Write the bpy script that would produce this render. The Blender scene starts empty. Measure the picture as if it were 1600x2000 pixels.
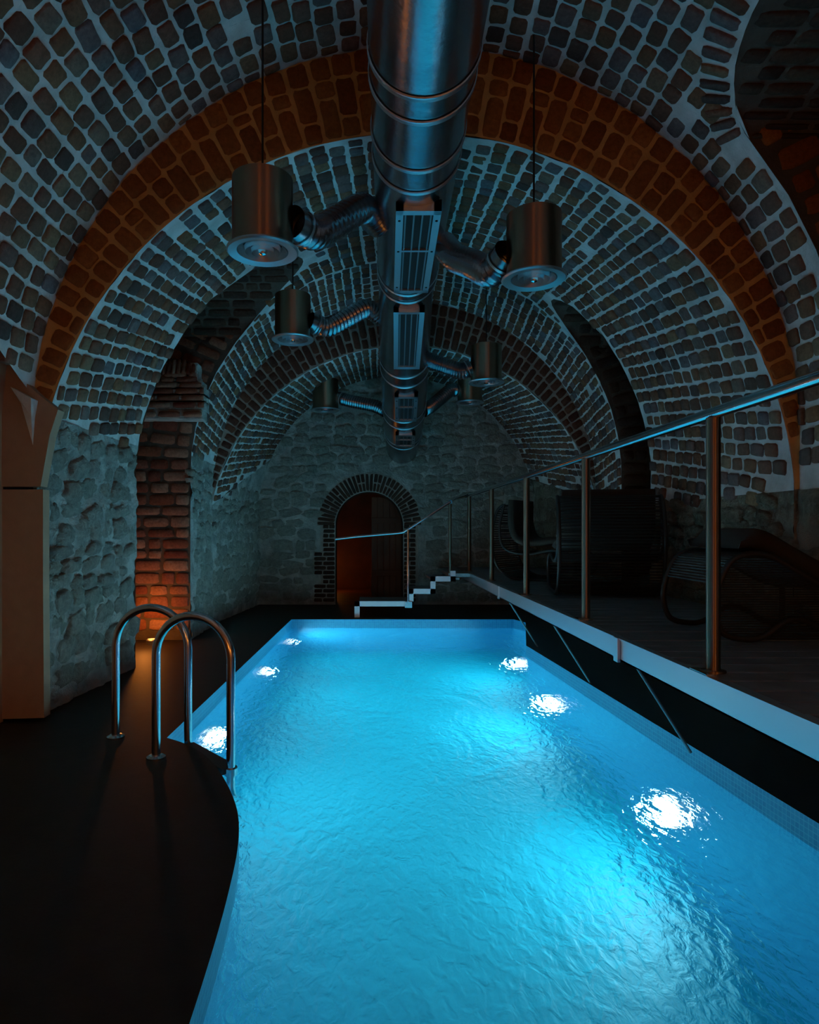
import bpy, bmesh, math, random
import numpy as np
from mathutils import Matrix, Vector, noise, geometry
PI = math.pi
rnd = random.Random(7)
S = bpy.context.scene
C = S.collection

# ------------------------------------------------------------------ camera
F = 1260.0                                   # focal length in pixels of the 1600 x 2000 frame
CAMZ = 1.2
cd = bpy.data.cameras.new('camera')
cam = bpy.data.objects.new('camera', cd); C.objects.link(cam)
cam.location = (0, 0, CAMZ); cam.rotation_euler = (PI/2, 0, 0)
cd.sensor_fit = 'AUTO'; cd.sensor_width = 36; cd.lens = F/2000*36
cd.shift_x = (800-719)/2000; cd.shift_y = (1034-1000)/2000
cd.clip_start = 0.05; cd.clip_end = 100
S.camera = cam

# ------------------------------------------------------------------ world, exposure, lights
w = bpy.data.worlds.new('world'); S.world = w; w.use_nodes = True
w.node_tree.nodes['Background'].inputs[0].default_value = (0.0006, 0.0008, 0.001, 1)
S.view_settings.view_transform = 'Standard'; S.view_settings.look = 'None'
S.view_settings.exposure = 0.0; S.view_settings.gamma = 1.0; S.view_settings.use_curve_mapping = False
S.cycles.use_denoising = True
S.cycles.max_bounces = 10; S.cycles.diffuse_bounces = 3; S.cycles.use_adaptive_sampling = True; S.cycles.adaptive_threshold = .02; S.cycles.transmission_bounces = 8
S.cycles.sample_clamp_indirect = 6.0

POOL_W = 23.5        # each underwater lamp
WARM_W = 19.0         # lamp of the entrance hall behind the camera
NICHE_W = 8.0
DOOR_W = 2.2

def light(name, kind, loc, energy, col, rot=(0, 0, 0), size=0.1, parent=None):
    l = bpy.data.lights.new(name, kind); l.energy = energy; l.color = col
    if kind == 'AREA': l.shape = 'DISK'; l.size = size; l.spread = math.radians(172)
    else: l.shadow_soft_size = size
    o = bpy.data.objects.new(name, l); C.objects.link(o); o.location = loc; o.rotation_euler = rot
    if parent: o.parent = parent
    return o
light('entrance_lamp', 'POINT', (1.75, -1.5, .75), WARM_W, (1.0, 0.36, 0.06), size=0.10)
light('entrance_lamp', 'POINT', (-.70, -2.2, .75), WARM_W, (1.0, 0.36, 0.06), size=0.10)

# ------------------------------------------------------------------ materials
def newmat(name):
    m = bpy.data.materials.new(name); m.use_nodes = True
    n = m.node_tree.nodes; l = m.node_tree.links
    b = n['Principled BSDF']
    return m, n, l, b
def simple(name, col, rough=0.6, metal=0.0, bump=0.0, scale=20.0, var=0.0, emit=None, spec=0.5):
    m, n, l, b = newmat(name)
    b.inputs['Base Color'].default_value = (*col, 1); b.inputs['Roughness'].default_value = rough
    b.inputs['Metallic'].default_value = metal; b.inputs['Specular IOR Level'].default_value = spec
    if emit:
        b.inputs['Emission Color'].default_value = (*emit[0], 1); b.inputs['Emission Strength'].default_value = emit[1]
    if bump or var:
        tc = n.new('ShaderNodeTexCoord'); ns = n.new('ShaderNodeTexNoise')
        geo = n.new('ShaderNodeNewGeometry')
        ns.inputs['Scale'].default_value = scale; ns.inputs['Detail'].default_value = 6; ns.inputs['Roughness'].default_value = 0.65
        l.new(geo.outputs['Position'], ns.inputs['Vector'])
        if bump:
            bp = n.new('ShaderNodeBump'); bp.inputs['Strength'].default_value = 1.0; bp.inputs['Distance'].default_value = bump
            l.new(ns.outputs['Fac'], bp.inputs['Height']); l.new(bp.outputs['Normal'], b.inputs['Normal'])
        if var:
            r = n.new('ShaderNodeValToRGB')
            r.color_ramp.elements[0].position = 0.3; r.color_ramp.elements[1].position = 0.7
            r.color_ramp.elements[0].color = (*[c*(1-var) for c in col], 1)
            r.color_ramp.elements[1].color = (*[min(1, c*(1+var)) for c in col], 1)
            ns2 = n.new('ShaderNodeTexNoise'); ns2.inputs['Scale'].default_value = scale*0.25; ns2.inputs['Detail'].default_value = 5
            l.new(geo.outputs['Position'], ns2.inputs['Vector'])
            l.new(ns2.outputs['Fac'], r.inputs['Fac']); l.new(r.outputs['Color'], b.inputs['Base Color'])
    return m
def brickmat(name, cols, mottle=0.35, bump=0.006, rough=0.85, scale=38):
    """each piece takes its own colour from its random number; fine mottling and relief on top"""
    m, n, l, b = newmat(name)
    oi = n.new('ShaderNodeObjectInfo'); geo = n.new('ShaderNodeNewGeometry')
    a = n.new('ShaderNodeMath'); a.operation = 'MULTIPLY_ADD'; a.inputs[1].default_value = 7.31
    l.new(geo.outputs['Random Per Island'], a.inputs[0]); l.new(oi.outputs['Random'], a.inputs[2])
    fr = n.new('ShaderNodeMath'); fr.operation = 'FRACT'; l.new(a.outputs[0], fr.inputs[0])
    r = n.new('ShaderNodeValToRGB'); cr = r.color_ramp; cr.interpolation = 'LINEAR'
    for i, c in enumerate(cols):
        e = cr.elements[i] if i < 2 else cr.elements.new(0.5)
        e.position = i/(len(cols)-1)
    for i, c in enumerate(cols): cr.elements[i].position = i/(len(cols)-1); cr.elements[i].color = (*c, 1)
    l.new(fr.outputs[0], r.inputs['Fac'])
    ns = n.new('ShaderNodeTexNoise'); ns.inputs['Scale'].default_value = scale; ns.inputs['Detail'].default_value = 6; ns.inputs['Roughness'].default_value = 0.7
    l.new(geo.outputs['Position'], ns.inputs['Vector'])
    mx = n.new('ShaderNodeMix'); mx.data_type = 'RGBA'; mx.blend_type = 'MULTIPLY'; mx.inputs['Factor'].default_value = mottle*2
    rr = n.new('ShaderNodeValToRGB'); rr.color_ramp.elements[0].position = .3; rr.color_ramp.elements[1].position = .75
    rr.color_ramp.elements[0].color = (.35, .35, .35, 1); rr.color_ramp.elements[1].color = (1.25, 1.25, 1.25, 1)
    l.new(ns.outputs['Fac'], rr.inputs['Fac'])
    l.new(r.outputs['Color'], mx.inputs['A']); l.new(rr.outputs['Color'], mx.inputs['B'])
    l.new(mx.outputs['Result'], b.inputs['Base Color'])
    bp = n.new('ShaderNodeBump'); bp.inputs['Distance'].default_value = bump; l.new(ns.outputs['Fac'], bp.inputs['Height'])
    l.new(bp.outputs['Normal'], b.inputs['Normal'])
    b.inputs['Roughness'].default_value = rough; b.inputs['Specular IOR Level'].default_value = 0.25
    return m
M = {}
M['mortar'] = simple('lime_mortar', (.84, .85, .82), .9, bump=.012, scale=26, var=.22, spec=.2)
M['arch_mortar'] = simple('orange_lit_arch_mortar', (.78, .44, .15), .9, bump=.012, scale=26, var=.2, spec=.2)  # near arch: orange lamplight put into the mortar colour
M['stone_mortar'] = simple('rubble_mortar', (.74, .77, .70), .95, bump=.10, scale=20, var=.35, spec=.2)
M['brick'] = brickmat('old_brick', [(.26, .11, .07), (.16, .075, .055), (.30, .14, .075), (.20, .10, .075), (.32, .19, .11), (.20, .18, .20), (.27, .12, .08), (.10, .07, .065), (.24, .16, .15)])
M['arch_brick'] = brickmat('orange_lit_arch_brick', [(.44, .14, .032), (.34, .095, .024), (.50, .18, .045), (.30, .085, .022), (.42, .13, .03)])  # near arch and upper opening: orange lamplight put into the brick colour
M['dark_brick'] = brickmat('shade_dark_brick', [(.06, .035, .025), (.09, .045, .03), (.05, .03, .025), (.10, .06, .04)])  # shade of the recesses put into the colour; also the dark door surround
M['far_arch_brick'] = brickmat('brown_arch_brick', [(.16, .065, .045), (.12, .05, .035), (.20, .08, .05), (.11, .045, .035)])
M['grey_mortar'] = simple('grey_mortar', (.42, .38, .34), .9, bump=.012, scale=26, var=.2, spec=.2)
M['recess_shade'] = simple('recess_shade_mortar', (.11, .09, .075), .9, bump=.012, scale=26, var=.25, spec=.2)  # shade inside the side recesses put into the mortar colour
M['niche_brick'] = brickmat('niche_brick', [(.30, .11, .06), (.20, .06, .04), (.42, .22, .15), (.26, .09, .05), (.40, .25, .18)])
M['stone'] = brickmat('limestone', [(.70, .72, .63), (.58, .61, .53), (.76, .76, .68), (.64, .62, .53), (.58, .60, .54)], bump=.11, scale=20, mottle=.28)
M['dark_stone'] = brickmat('dark_brown_limestone', [(.40, .37, .29), (.32, .30, .24), (.46, .42, .34), (.28, .25, .20)], bump=.08, scale=20)  # darker, browner stone for the right wall
M['dark_rubble'] = simple('dark_brown_rubble_mortar', (.36, .33, .27), .95, bump=.08, scale=20, var=.35, spec=.2)  # darker, browner bedding for the right wall
M['plaster'] = simple('cream_plaster', (.46, .30, .20), .75, bump=.001, scale=60, var=.05)
M['deck'] = simple('dark_floor', (.022, .017, .014), .55, bump=.001, scale=40, var=.2, spec=.3)
M['board'] = simple('dark_deck_board', (.22, .23, .24), .30, bump=.003, scale=30, var=.3)
M['steel'] = simple('polished_steel', (.72, .72, .72), .16, 1.0)
M['steel_dull'] = simple('brushed_steel', (.62, .64, .66), .38, 1.0)
M['bronze'] = simple('brushed_drum_metal', (.40, .27, .18), .42, 1.0)
_n = M['bronze'].node_tree.nodes; _t = _n.new('ShaderNodeTangent'); _t.direction_type = 'RADIAL'; _t.axis = 'Z'
_b = _n['Principled BSDF']; _b.inputs['Anisotropic'].default_value = 1.0; _b.inputs['Anisotropic Rotation'].default_value = .25; M['bronze'].node_tree.links.new(_t.outputs[0], _b.inputs['Tangent'])
M['galv'] = simple('galvanised_sheet', (.36, .37, .39), .25, 1.0, bump=.004, scale=7, var=.3)
M['strut'] = simple('dull_grey_steel', (.25, .26, .27), .5, 1.0)
M['dark'] = simple('black_void', (.008, .008, .009), .8)
M['cable'] = simple('black_cable', (.012, .012, .012), .5)
M['rattan'] = simple('black_rattan', (.02, .018, .017), .5)
M['cushion'] = simple('brown_cushion', (.035, .024, .018), .9, bump=.002, scale=80)
M['wood'] = simple('dark_red_wood', (.16, .05, .02), .6, bump=.002, scale=12, var=.3)
M['lens'] = simple('lamp_lens', (.9, .9, .9), .3, emit=((.85, .97, 1.0), 14.0))
M['warm_lens'] = simple('warm_lens', (.9, .7, .5), .3, emit=((1.0, .38, .08), 3.0))
# mosaic tile of the basin
m, n, l, b = newmat('pool_mosaic'); M['tile'] = m
geo = n.new('ShaderNodeNewGeometry')
bt = n.new('ShaderNodeTexBrick'); bt.offset = 0; bt.inputs['Scale'].default_value = 1.0
bt.inputs['Brick Width'].default_value = .025; bt.inputs['Row Height'].default_value = .025; bt.inputs['Mortar Size'].default_value = .0016
bt.inputs['Color1'].default_value = (.014, .30, .52, 1); bt.inputs['Color2'].default_value = (.010, .24, .46, 1); bt.inputs['Mortar'].default_value = (.08, .42, .60, 1)
sep = n.new('ShaderNodeSeparateXYZ'); l.new(geo.outputs['Position'], sep.inputs[0])
ad = n.new('ShaderNodeMath'); l.new(sep.outputs['X'], ad.inputs[0]); l.new(sep.outputs['Y'], ad.inputs[1])
ad2 = n.new('ShaderNodeMath'); l.new(sep.outputs['Z'], ad2.inputs[0]); l.new(sep.outputs['Y'], ad2.inputs[1])
ad2.inputs[1].default_value = 0
cmb = n.new('ShaderNodeCombineXYZ'); l.new(ad.outputs[0], cmb.inputs['X']); l.new(sep.outputs['Z'], cmb.inputs['Y'])
l.new(cmb.outputs[0], bt.inputs['Vector']); l.new(bt.outputs['Color'], b.inputs['Base Color']); b.inputs['Roughness'].default_value = .4
# pool floor: plain blue tiles
M['pool_floor'] = simple('pool_floor_tile', (.006, .38, .52), .5, var=.12, scale=3)
# water: refracting, rippled
m = bpy.data.materials.new('water'); m.use_nodes = True; M['water'] = m
n = m.node_tree.nodes; l = m.node_tree.links
for x in list(n): n.remove(x)
out = n.new('ShaderNodeOutputMaterial'); g = n.new('ShaderNodeBsdfGlass'); g.inputs['IOR'].default_value = 1.333
g.inputs['Roughness'].default_value = .03; g.inputs['Color'].default_value = (.93, .98, 1, 1)
geo = n.new('ShaderNodeNewGeometry'); mp = n.new('ShaderNodeMapping'); mp.inputs['Rotation'].default_value = (0, 0, .5); mp.inputs['Scale'].default_value = (1.0, .55, 1)
l.new(geo.outputs['Position'], mp.inputs['Vector'])
n1 = n.new('ShaderNodeTexNoise'); n1.inputs['Scale'].default_value = 3.2; n1.inputs['Detail'].default_value = 3; n1.inputs['Distortion'].default_value = 1.2
n2 = n.new('ShaderNodeTexNoise'); n2.inputs['Scale'].default_value = 26; n2.inputs['Detail'].default_value = 4; n2.inputs['Distortion'].default_value = .6
l.new(mp.outputs[0], n1.inputs['Vector']); l.new(mp.outputs[0], n2.inputs['Vector'])
b1 = n.new('ShaderNodeBump'); b1.inputs['Distance'].default_value = .02; l.new(n1.outputs['Fac'], b1.inputs['Height'])
b2 = n.new('ShaderNodeBump'); b2.inputs['Distance'].default_value = .0095; l.new(n2.outputs['Fac'], b2.inputs['Height']); l.new(b1.outputs[0], b2.inputs['Normal'])
l.new(b2.outputs[0], g.inputs['Normal']); l.new(g.outputs[0], out.inputs['Surface'])

# ------------------------------------------------------------------ helpers
def mesh(name, verts, faces, mat, smooth=False):
    me = bpy.data.meshes.new(name); me.from_pydata([tuple(v) for v in verts], [], faces); me.update()
    if mat: me.materials.append(M[mat] if isinstance(mat, str) else mat)
    if smooth: me.polygons.foreach_set('use_smooth', [True]*len(me.polygons))
    return me
def obj(name, me, parent=None, loc=None):
    o = bpy.data.objects.new(name, me); C.objects.link(o)
    if parent: o.parent = parent
    if loc is not None: o.location = loc
    return o
def tag(o, label=None, cat=None, group=None, kind=None):
    if label: o['label'] = label
    if cat: o['category'] = cat
    if group: o['group'] = group
    if kind: o['kind'] = kind
    return o
def empty(name, loc=(0, 0, 0), label=None, cat=None, group=None):
    o = bpy.data.objects.new(name, None); C.objects.link(o); o.location = loc; o.empty_display_size = .1
    return tag(o, label, cat, group)
class MB:
    """collects shapes in world space; build() links them as one mesh, local to the parent"""
    def __init__(s): s.v = []; s.f = []
    def add(s, v, f):
        k = len(s.v); s.v += [tuple(p) for p in v]; s.f += [tuple(i+k for i in q) for q in f]; return s
    def box(s, a, b, bev=0.0):
        x0, y0, z0 = [min(a[i], b[i]) for i in range(3)]; x1, y1, z1 = [max(a[i], b[i]) for i in range(3)]
        if bev <= 0:
            v = [(x, y, z) for z in (z0, z1) for y in (y0, y1) for x in (x0, x1)]
            return s.add(v, [(0, 2, 3, 1), (4, 5, 7, 6), (0, 1, 5, 4), (2, 6, 7, 3), (0, 4, 6, 2), (1, 3, 7, 5)])
        bm = bmesh.new(); bmesh.ops.create_cube(bm, size=1)
        for q in bm.verts: q.co = ((x0+x1)/2+q.co.x*(x1-x0), (y0+y1)/2+q.co.y*(y1-y0), (z0+z1)/2+q.co.z*(z1-z0))
        bmesh.ops.bevel(bm, geom=bm.edges[:], offset=bev, segments=2, affect='EDGES', profile=.6)
        bm.verts.index_update(); v = [q.co[:] for q in bm.verts]; f = [[q.index for q in p.verts] for p in bm.faces]; bm.free()
        return s.add(v, f)
    def tube(s, pts, r, n=12, caps=True, closed=False):
        pts = [Vector(p) for p in pts]; rs = r if isinstance(r, (list, tuple)) else [r]*len(pts)
        N = len(pts); up = None; V = []; Fc = []
        for i, p in enumerate(pts):
            a = pts[(i-1) % N] if (closed or i > 0) else p; c = pts[(i+1) % N] if (closed or i < N-1) else p
            t = (c-a).normalized()
            if up is None:
                up = Vector((0, 0, 1)) if abs(t.z) < .9 else Vector((0, 1, 0))
            e1 = t.cross(up)
            if e1.length < 1e-4: e1 = t.orthogonal()
            e1.normalize(); e2 = e1.cross(t).normalized(); up = e2
            for k in range(n):
                q = 2*PI*k/n; V.append(p + e1*math.cos(q)*rs[i] + e2*math.sin(q)*rs[i])
        R_ = N if closed else N-1
        for i in range(R_):
            for k in range(n):
                j = (i+1) % N
                Fc.append((i*n+k, i*n+(k+1) % n, j*n+(k+1) % n, j*n+k))
        if caps and not closed: Fc.append(tuple(range(n-1, -1, -1))); Fc.append(tuple((N-1)*n+k for k in range(n)))
        return s.add(V, Fc)
    def lathe(s, prof, c, axis='Z', n=40):
        V = []; Fc = []
        for r, h in prof:
            for k in range(n):
                q = 2*PI*k/n; a, b_ = r*math.cos(q), r*math.sin(q)
                V.append((c[0]+a, c[1]+b_, c[2]+h) if axis == 'Z' else (c[0]+a, c[1]+h, c[2]+b_))
        for i in range(len(prof)-1):
            for k in range(n): Fc.append((i*n+k, i*n+(k+1) % n, (i+1)*n+(k+1) % n, (i+1)*n+k))
        return s.add(V, Fc)
    def build(s, name, mat, parent=None, smooth=False):
        off = Vector((0, 0, 0))
        p = parent
        while p: off += p.location; p = p.parent
        me = mesh(name, [Vector(q)-off for q in s.v], s.f, mat, smooth)
        return obj(name, me, parent)
def smooth_angle(o, deg=40):
    me = o.data; me.polygons.foreach_set('use_smooth', [True]*len(me.polygons))
    try: me.set_sharp_from_angle(angle=math.radians(deg))
    except Exception: pass
    return o

# ------------------------------------------------------------------ brick and stone pieces
def piece(seed, npt, power, jit, rings):
    """a worn block: irregular rounded outline, rings = [(scale, z)], closed by a fan at the front"""
    r = random.Random(seed); V = []; Fc = []
    base = []
    if power > 6:
        for (x, y) in ((.5, -.36), (.5, .02), (.5, .37), (.38, .5), (.0, .5), (-.38, .5), (-.5, .36), (-.5, .0), (-.5, -.37), (-.37, -.5), (.0, -.5), (.38, -.5)):
            e = 1-jit*r.random(); base.append((x*e+(r.random()-.5)*jit*.3, y*e+(r.random()-.5)*jit*.3))
    for k in range(npt if power <= 6 else 0):
        q = 2*PI*(k+.5)/npt; c, s_ = math.cos(q), math.sin(q)
        d = (abs(c)**power+abs(s_)**power)**(-1/power)*.5*(1-jit*r.random())
        base.append((c*d, s_*d))
    for (sc, z) in rings:
        for (x, y) in base: V.append((x*sc+(r.random()-.5)*jit*.3, y*sc+(r.random()-.5)*jit*.3, z+(r.random()-.5)*jit*.6*(1 if z > .1 else 0)))
    for i in range(len(rings)-1):
        for k in range(npt): Fc.append((i*npt+k, i*npt+(k+1) % npt, (i+1)*npt+(k+1) % npt, (i+1)*npt+k))
    V.append((0, 0, rings[-1][1]+.04)); t = len(V)-1; k0 = (len(rings)-1)*npt
    for k in range(npt): Fc.append((k0+k, k0+(k+1) % npt, t))
    return np.array(V), Fc
BR = [piece(i, 12, 7, .09, [(1.0, -.5), (1.0, .18), (.92, .46)]) for i in range(10)]
ST = [piece(50+i, 14, 5, .26, [(1.04, -.5), (1.03, .05), (.90, .34), (.5, .46)]) for i in range(12)]
_pm = {}
def piece_mesh(kind, i, mat):
    k = (kind, i, mat)
    if k not in _pm:
        V, Fc = (BR if kind == 'b' else ST)[i]
        _pm[k] = mesh('brick' if kind == 'b' else 'stone', V, Fc, mat, True)
    return _pm[k]
def project(p):
    if p[1] < .3: return None
    return 719+F*p[0]/p[1], 1034-F*(p[2]-CAMZ)/p[1]
def place(parent, items, kind, mat, limit=300, name=None):
    """items: list of 4x4 numpy matrices. The largest in view become objects, the rest one joined part."""
    name = name or ('brick' if kind == 'b' else 'stone')
    lib = BR if kind == 'b' else ST
    sc = []
    for i, m_ in enumerate(items):
        p = m_[:3, 3]; q = project(p); a = 0
        if q and -30 < q[0] < 1630 and -30 < q[1] < 2030:
            e1 = project(p+m_[:3, 0]*.5); e2 = project(p+m_[:3, 1]*.5)
            if e1 and e2: a = abs((e1[0]-q[0])*(e2[1]-q[1])-(e1[1]-q[1])*(e2[0]-q[0]))
        sc.append((-a, i))
    sc.sort(); V = []; Fc = []
    vi = 0
    for rank, (a, i) in enumerate(sc):
        m_ = items[i]; k = rnd.randrange(len(lib))
        if rank < limit and a < 0:
            o = obj(name, piece_mesh(kind, k, mat), parent)
            o.matrix_world = Matrix(m_.tolist()); o.matrix_local = Matrix(m_.tolist())
        else:
            v, f = lib[k]; vv = v @ m_[:3, :3].T + m_[:3, 3]
            V.append(vv); Fc += [tuple(j+vi for j in q) for q in f]; vi += len(v)
    if V:
        o = obj(name+'_field', mesh(name+'_field', np.vstack(V), Fc, mat, True), parent); o['kind'] = 'stuff'
def frame(p, x, y, n_, L, H, T):
    m_ = np.eye(4); m_[:3, 0] = np.array(x)*L; m_[:3, 1] = np.array(y)*H; m_[:3, 2] = np.array(n_)*T; m_[:3, 3] = p
    return m_

# ------------------------------------------------------------------ the vault: sections (depth, centre x, centre z, radius)
def lerp(a, b, t): return a+(b-a)*t
BAY = {1: ((-2.5, .045, 1.84, 2.44), (4.11, .303, 1.84, 2.44)),
       2: ((4.11, .303, 1.31, 2.42), (7.0, .411, 1.79, 2.34)),
       3: ((7.0, .411, 1.79, 2.34), (8.0, .451, 1.65, 2.38)),
       4: ((8.0, .457, 1.035, 2.44), (10.3, .46, 1.45, 2.20))}
def sec(b_, d):
    A, B = BAY[b_]; t = (d-A[0])/(B[0]-A[0]); return [lerp(A[i], B[i], t) for i in (1, 2, 3)]
def rm(b_): return (BAY[b_][0][3]+BAY[b_][1][3])/2
def pos(b_, d, s, off=0.0):
    cx, cz, R = sec(b_, d); Rm = rm(b_)
    if s < 0: return np.array((cx-R+off, d, cz+s))
    if s > PI*Rm: return np.array((cx+R-off, d, cz-(s-PI*Rm)))
    q = s/Rm; return np.array((cx-(R-off)*math.cos(q), d, cz+(R-off)*math.sin(q)))
def frames(b_, d, s):
    p = pos(b_, d, s); a = pos(b_, d+.01, s)-p; a /= np.linalg.norm(a)
    t = pos(b_, d, s+.01)-p; t /= np.linalg.norm(t); n_ = np.cross(t, a); n_ /= np.linalg.norm(n_)
    c = np.array((sec(b_, d)[0], d, min(sec(b_, d)[1], p[2])))
    if np.dot(n_, c-p) < 0: n_ = -n_
    return p, a, t, n_
def s_of_z(b_, d, z, side):
    cx, cz, R = sec(b_, d); Rm = rm(b_)
    s = z-cz if z < cz else math.asin(min(1, (z-cz)/R))*Rm
    return s if side < 0 else PI*Rm-s
def x_at(b_, d, z, side):
    cx, cz, R = sec(b_, d)
    return cx+side*(R if z <= cz else math.sqrt(max(0, R*R-(z-cz)**2)))
# side penetrations: bay, side, d1, d2, spring z, crown z, outer x
HOLES = [(2, -1, 5.6, 7.0, 3.2, 3.80, -2.95), (2, 1, 6.25, 7.0, 3.05, 3.55, 3.9), (1, 1, 2.2, 3.65, 3.40, 3.70, 3.9)]
def hole_top(h, d):
    b_, sd, d1, d2, zs, zc, xo = h; t = (d-(d1+d2)/2)/((d2-d1)/2)
    return None if abs(t) > 1 else zs+(zc-zs)*math.sqrt(max(0, 1-t*t))
ZL = {1: lambda d: 2.27 if d < 3.6 else 2.29-.5*(d-3.6), 2: lambda d: 1.92, 3: lambda d: 2.0, 4: lambda d: 1.5+.35*(d-8)}     # below: rubble, left
ZR = {1: lambda d: 1.45, 2: lambda d: 1.45, 3: lambda d: 1.35, 4: lambda d: 1.55+.2*(d-8)}    # below: rubble, right
VL = {1: 'brick barrel vault over the near end of the pool', 2: 'brick barrel vault behind the orange arch',
      3: 'short brick vault strip in front of the far arch', 4: 'brick vault at the far end above the arched doorway'}
def wob(p, a=.012): return a*noise.noise(Vector(p)*3.1)+a*.6*noise.noise(Vector(p)*9.7)
def cols_for(b_, step=.09):
    d0, d1 = BAY[b_][0][0], BAY[b_][1][0]; ds = []
    cuts = sorted({d0, d1} | {x for h in HOLES if h[0] == b_ for x in (h[2], h[3])})
    for a, c in zip(cuts[:-1], cuts[1:]):
        k = max(2, int((c-a)/step)); seg = []
        for i in range(k+1):
            d = lerp(a, c, i/k); e = 1e-4
            seg.append(min(max(d, a+e), c-e))
        ds.append(seg)
    return ds
VAULT = {}
for b_ in BAY:
    V = []; Fc = []; NS = 90
    for seg in cols_for(b_):
        k0 = len(V)
        for d in seg:
            lo, hi = s_of_z(b_, d, ZL[b_](d), -1), s_of_z(b_, d, ZR[b_](d), 1)
            for h in HOLES:
                if h[0] == b_:
                    zt = hole_top(h, d)
                    if zt:
                        if h[1] < 0: lo = s_of_z(b_, d, zt, -1)
                        else: hi = s_of_z(b_, d, zt, 1)
            for i in range(NS+1):
                s = lerp(lo, hi, i/NS); V.append(pos(b_, d, s, wob(pos(b_, d, s))))
        m_ = NS+1
        for j in range(len(seg)-1):
            for i in range(NS): Fc.append((k0+j*m_+i, k0+j*m_+i+1, k0+(j+1)*m_+i+1, k0+(j+1)*m_+i))
    o = obj('ceiling', mesh('ceiling', V, Fc, 'mortar', True)); tag(o, VL[b_], kind='structure'); VAULT[b_] = o
def in_hole(b_, d, s, mg=.05):
    if b_ == 1: mg = .15 if pos(b_, d, s)[2] > 3.3 else .05
    z = pos(b_, d, s)[2]; sd = -1 if s < PI*rm(b_)/2 else 1
    for h in HOLES:
        if h[0] == b_ and h[1] == sd and h[2]-mg < d < h[3]+mg:
            zt = hole_top(h, min(max(d, h[2]+.001), h[3]-.001))
            if z < zt+mg: return True
    return False
def vault_bricks(b_, d0, d1, pc, pl):
    items = []; Rm = rm(b_); k = 0; s = -1.6
    while s < PI*Rm+1.6:
        hc = pc*rnd.uniform(.93, 1.07); d = d0+(k % 2)*pl*.5-rnd.random()*.04
        while d < d1:
            L = pl*rnd.choice((.85, 1, 1, 1.12)); dc = d+L/2
            if d < d0+.012: L -= d0+.012-d; d = d0+.012
            if d+L > d1-.012: L = d1-.012-d
            dc = d+L/2
            if L > .05:
                z = pos(b_, dc, s)[2]; left = s < PI*Rm/2
                ok = z > (ZL[b_](dc) if left else ZR[b_](dc))+rnd.uniform(-.05, .12) and z > .1
                if ok and not in_hole(b_, dc, s) and rnd.random() > .015:
                    p, a, t, n_ = frames(b_, dc, s+rnd.uniform(-.006, .006))
                    a2 = a+t*rnd.uniform(-.08, .08); a2 /= np.linalg.norm(a2); t2 = np.cross(n_, a2)
                    items.append(frame(p+n_*(-.008+rnd.uniform(-.006, .006)), a2, t2, n_, (L-.018)*rnd.uniform(.94, 1.03), (hc-.017)*rnd.uniform(.93, 1.05), .05))
            d += max(L, .05)
        s += hc; k += 1
    if b_ == 1:
        h = HOLES[2]; nq = 22
        for k in range(nq):
            q = lerp(.25, PI-.12, (k+.5)/nq); e = .01
            def gc(q):
                dd = (h[2]+h[3])/2-(h[3]-h[2])/2*math.cos(q); zz = h[4]+(h[5]-h[4])*math.sin(q)
                return np.array((dd, s_of_z(1, dd, zz, 1)))
            c0 = gc(q); tq = gc(q+e)-gc(q-e); st = np.linalg.norm(tq)/(2*e)*(PI-.37)/nq; tq /= np.linalg.norm(tq); nv = np.array((-tq[1], tq[0]))
            if nv[1] > 0: nv = -nv
            cc = c0+nv*.115
            if not 2.3 < cc[0] < 4.07: continue
            p, a, t, n_ = frames(1, cc[0], cc[1]); u = a*nv[0]+t*nv[1]; u /= np.linalg.norm(u)
            items.append(frame(p-n_*.006, u, np.cross(n_, u), n_, .185*rnd.uniform(.9, 1.05), max(.05, st-.018), .05))
    place(VAULT[b_], items, 'b', 'brick')
vault_bricks(1, 2.45, 4.11, .125, .150)
vault_bricks(2, 4.11, 7.0, .118, .150)
vault_bricks(3, 7.0, 8.0, .105, .125)
vault_bricks(4, 8.0, 10.3, .095, .16)

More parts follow.
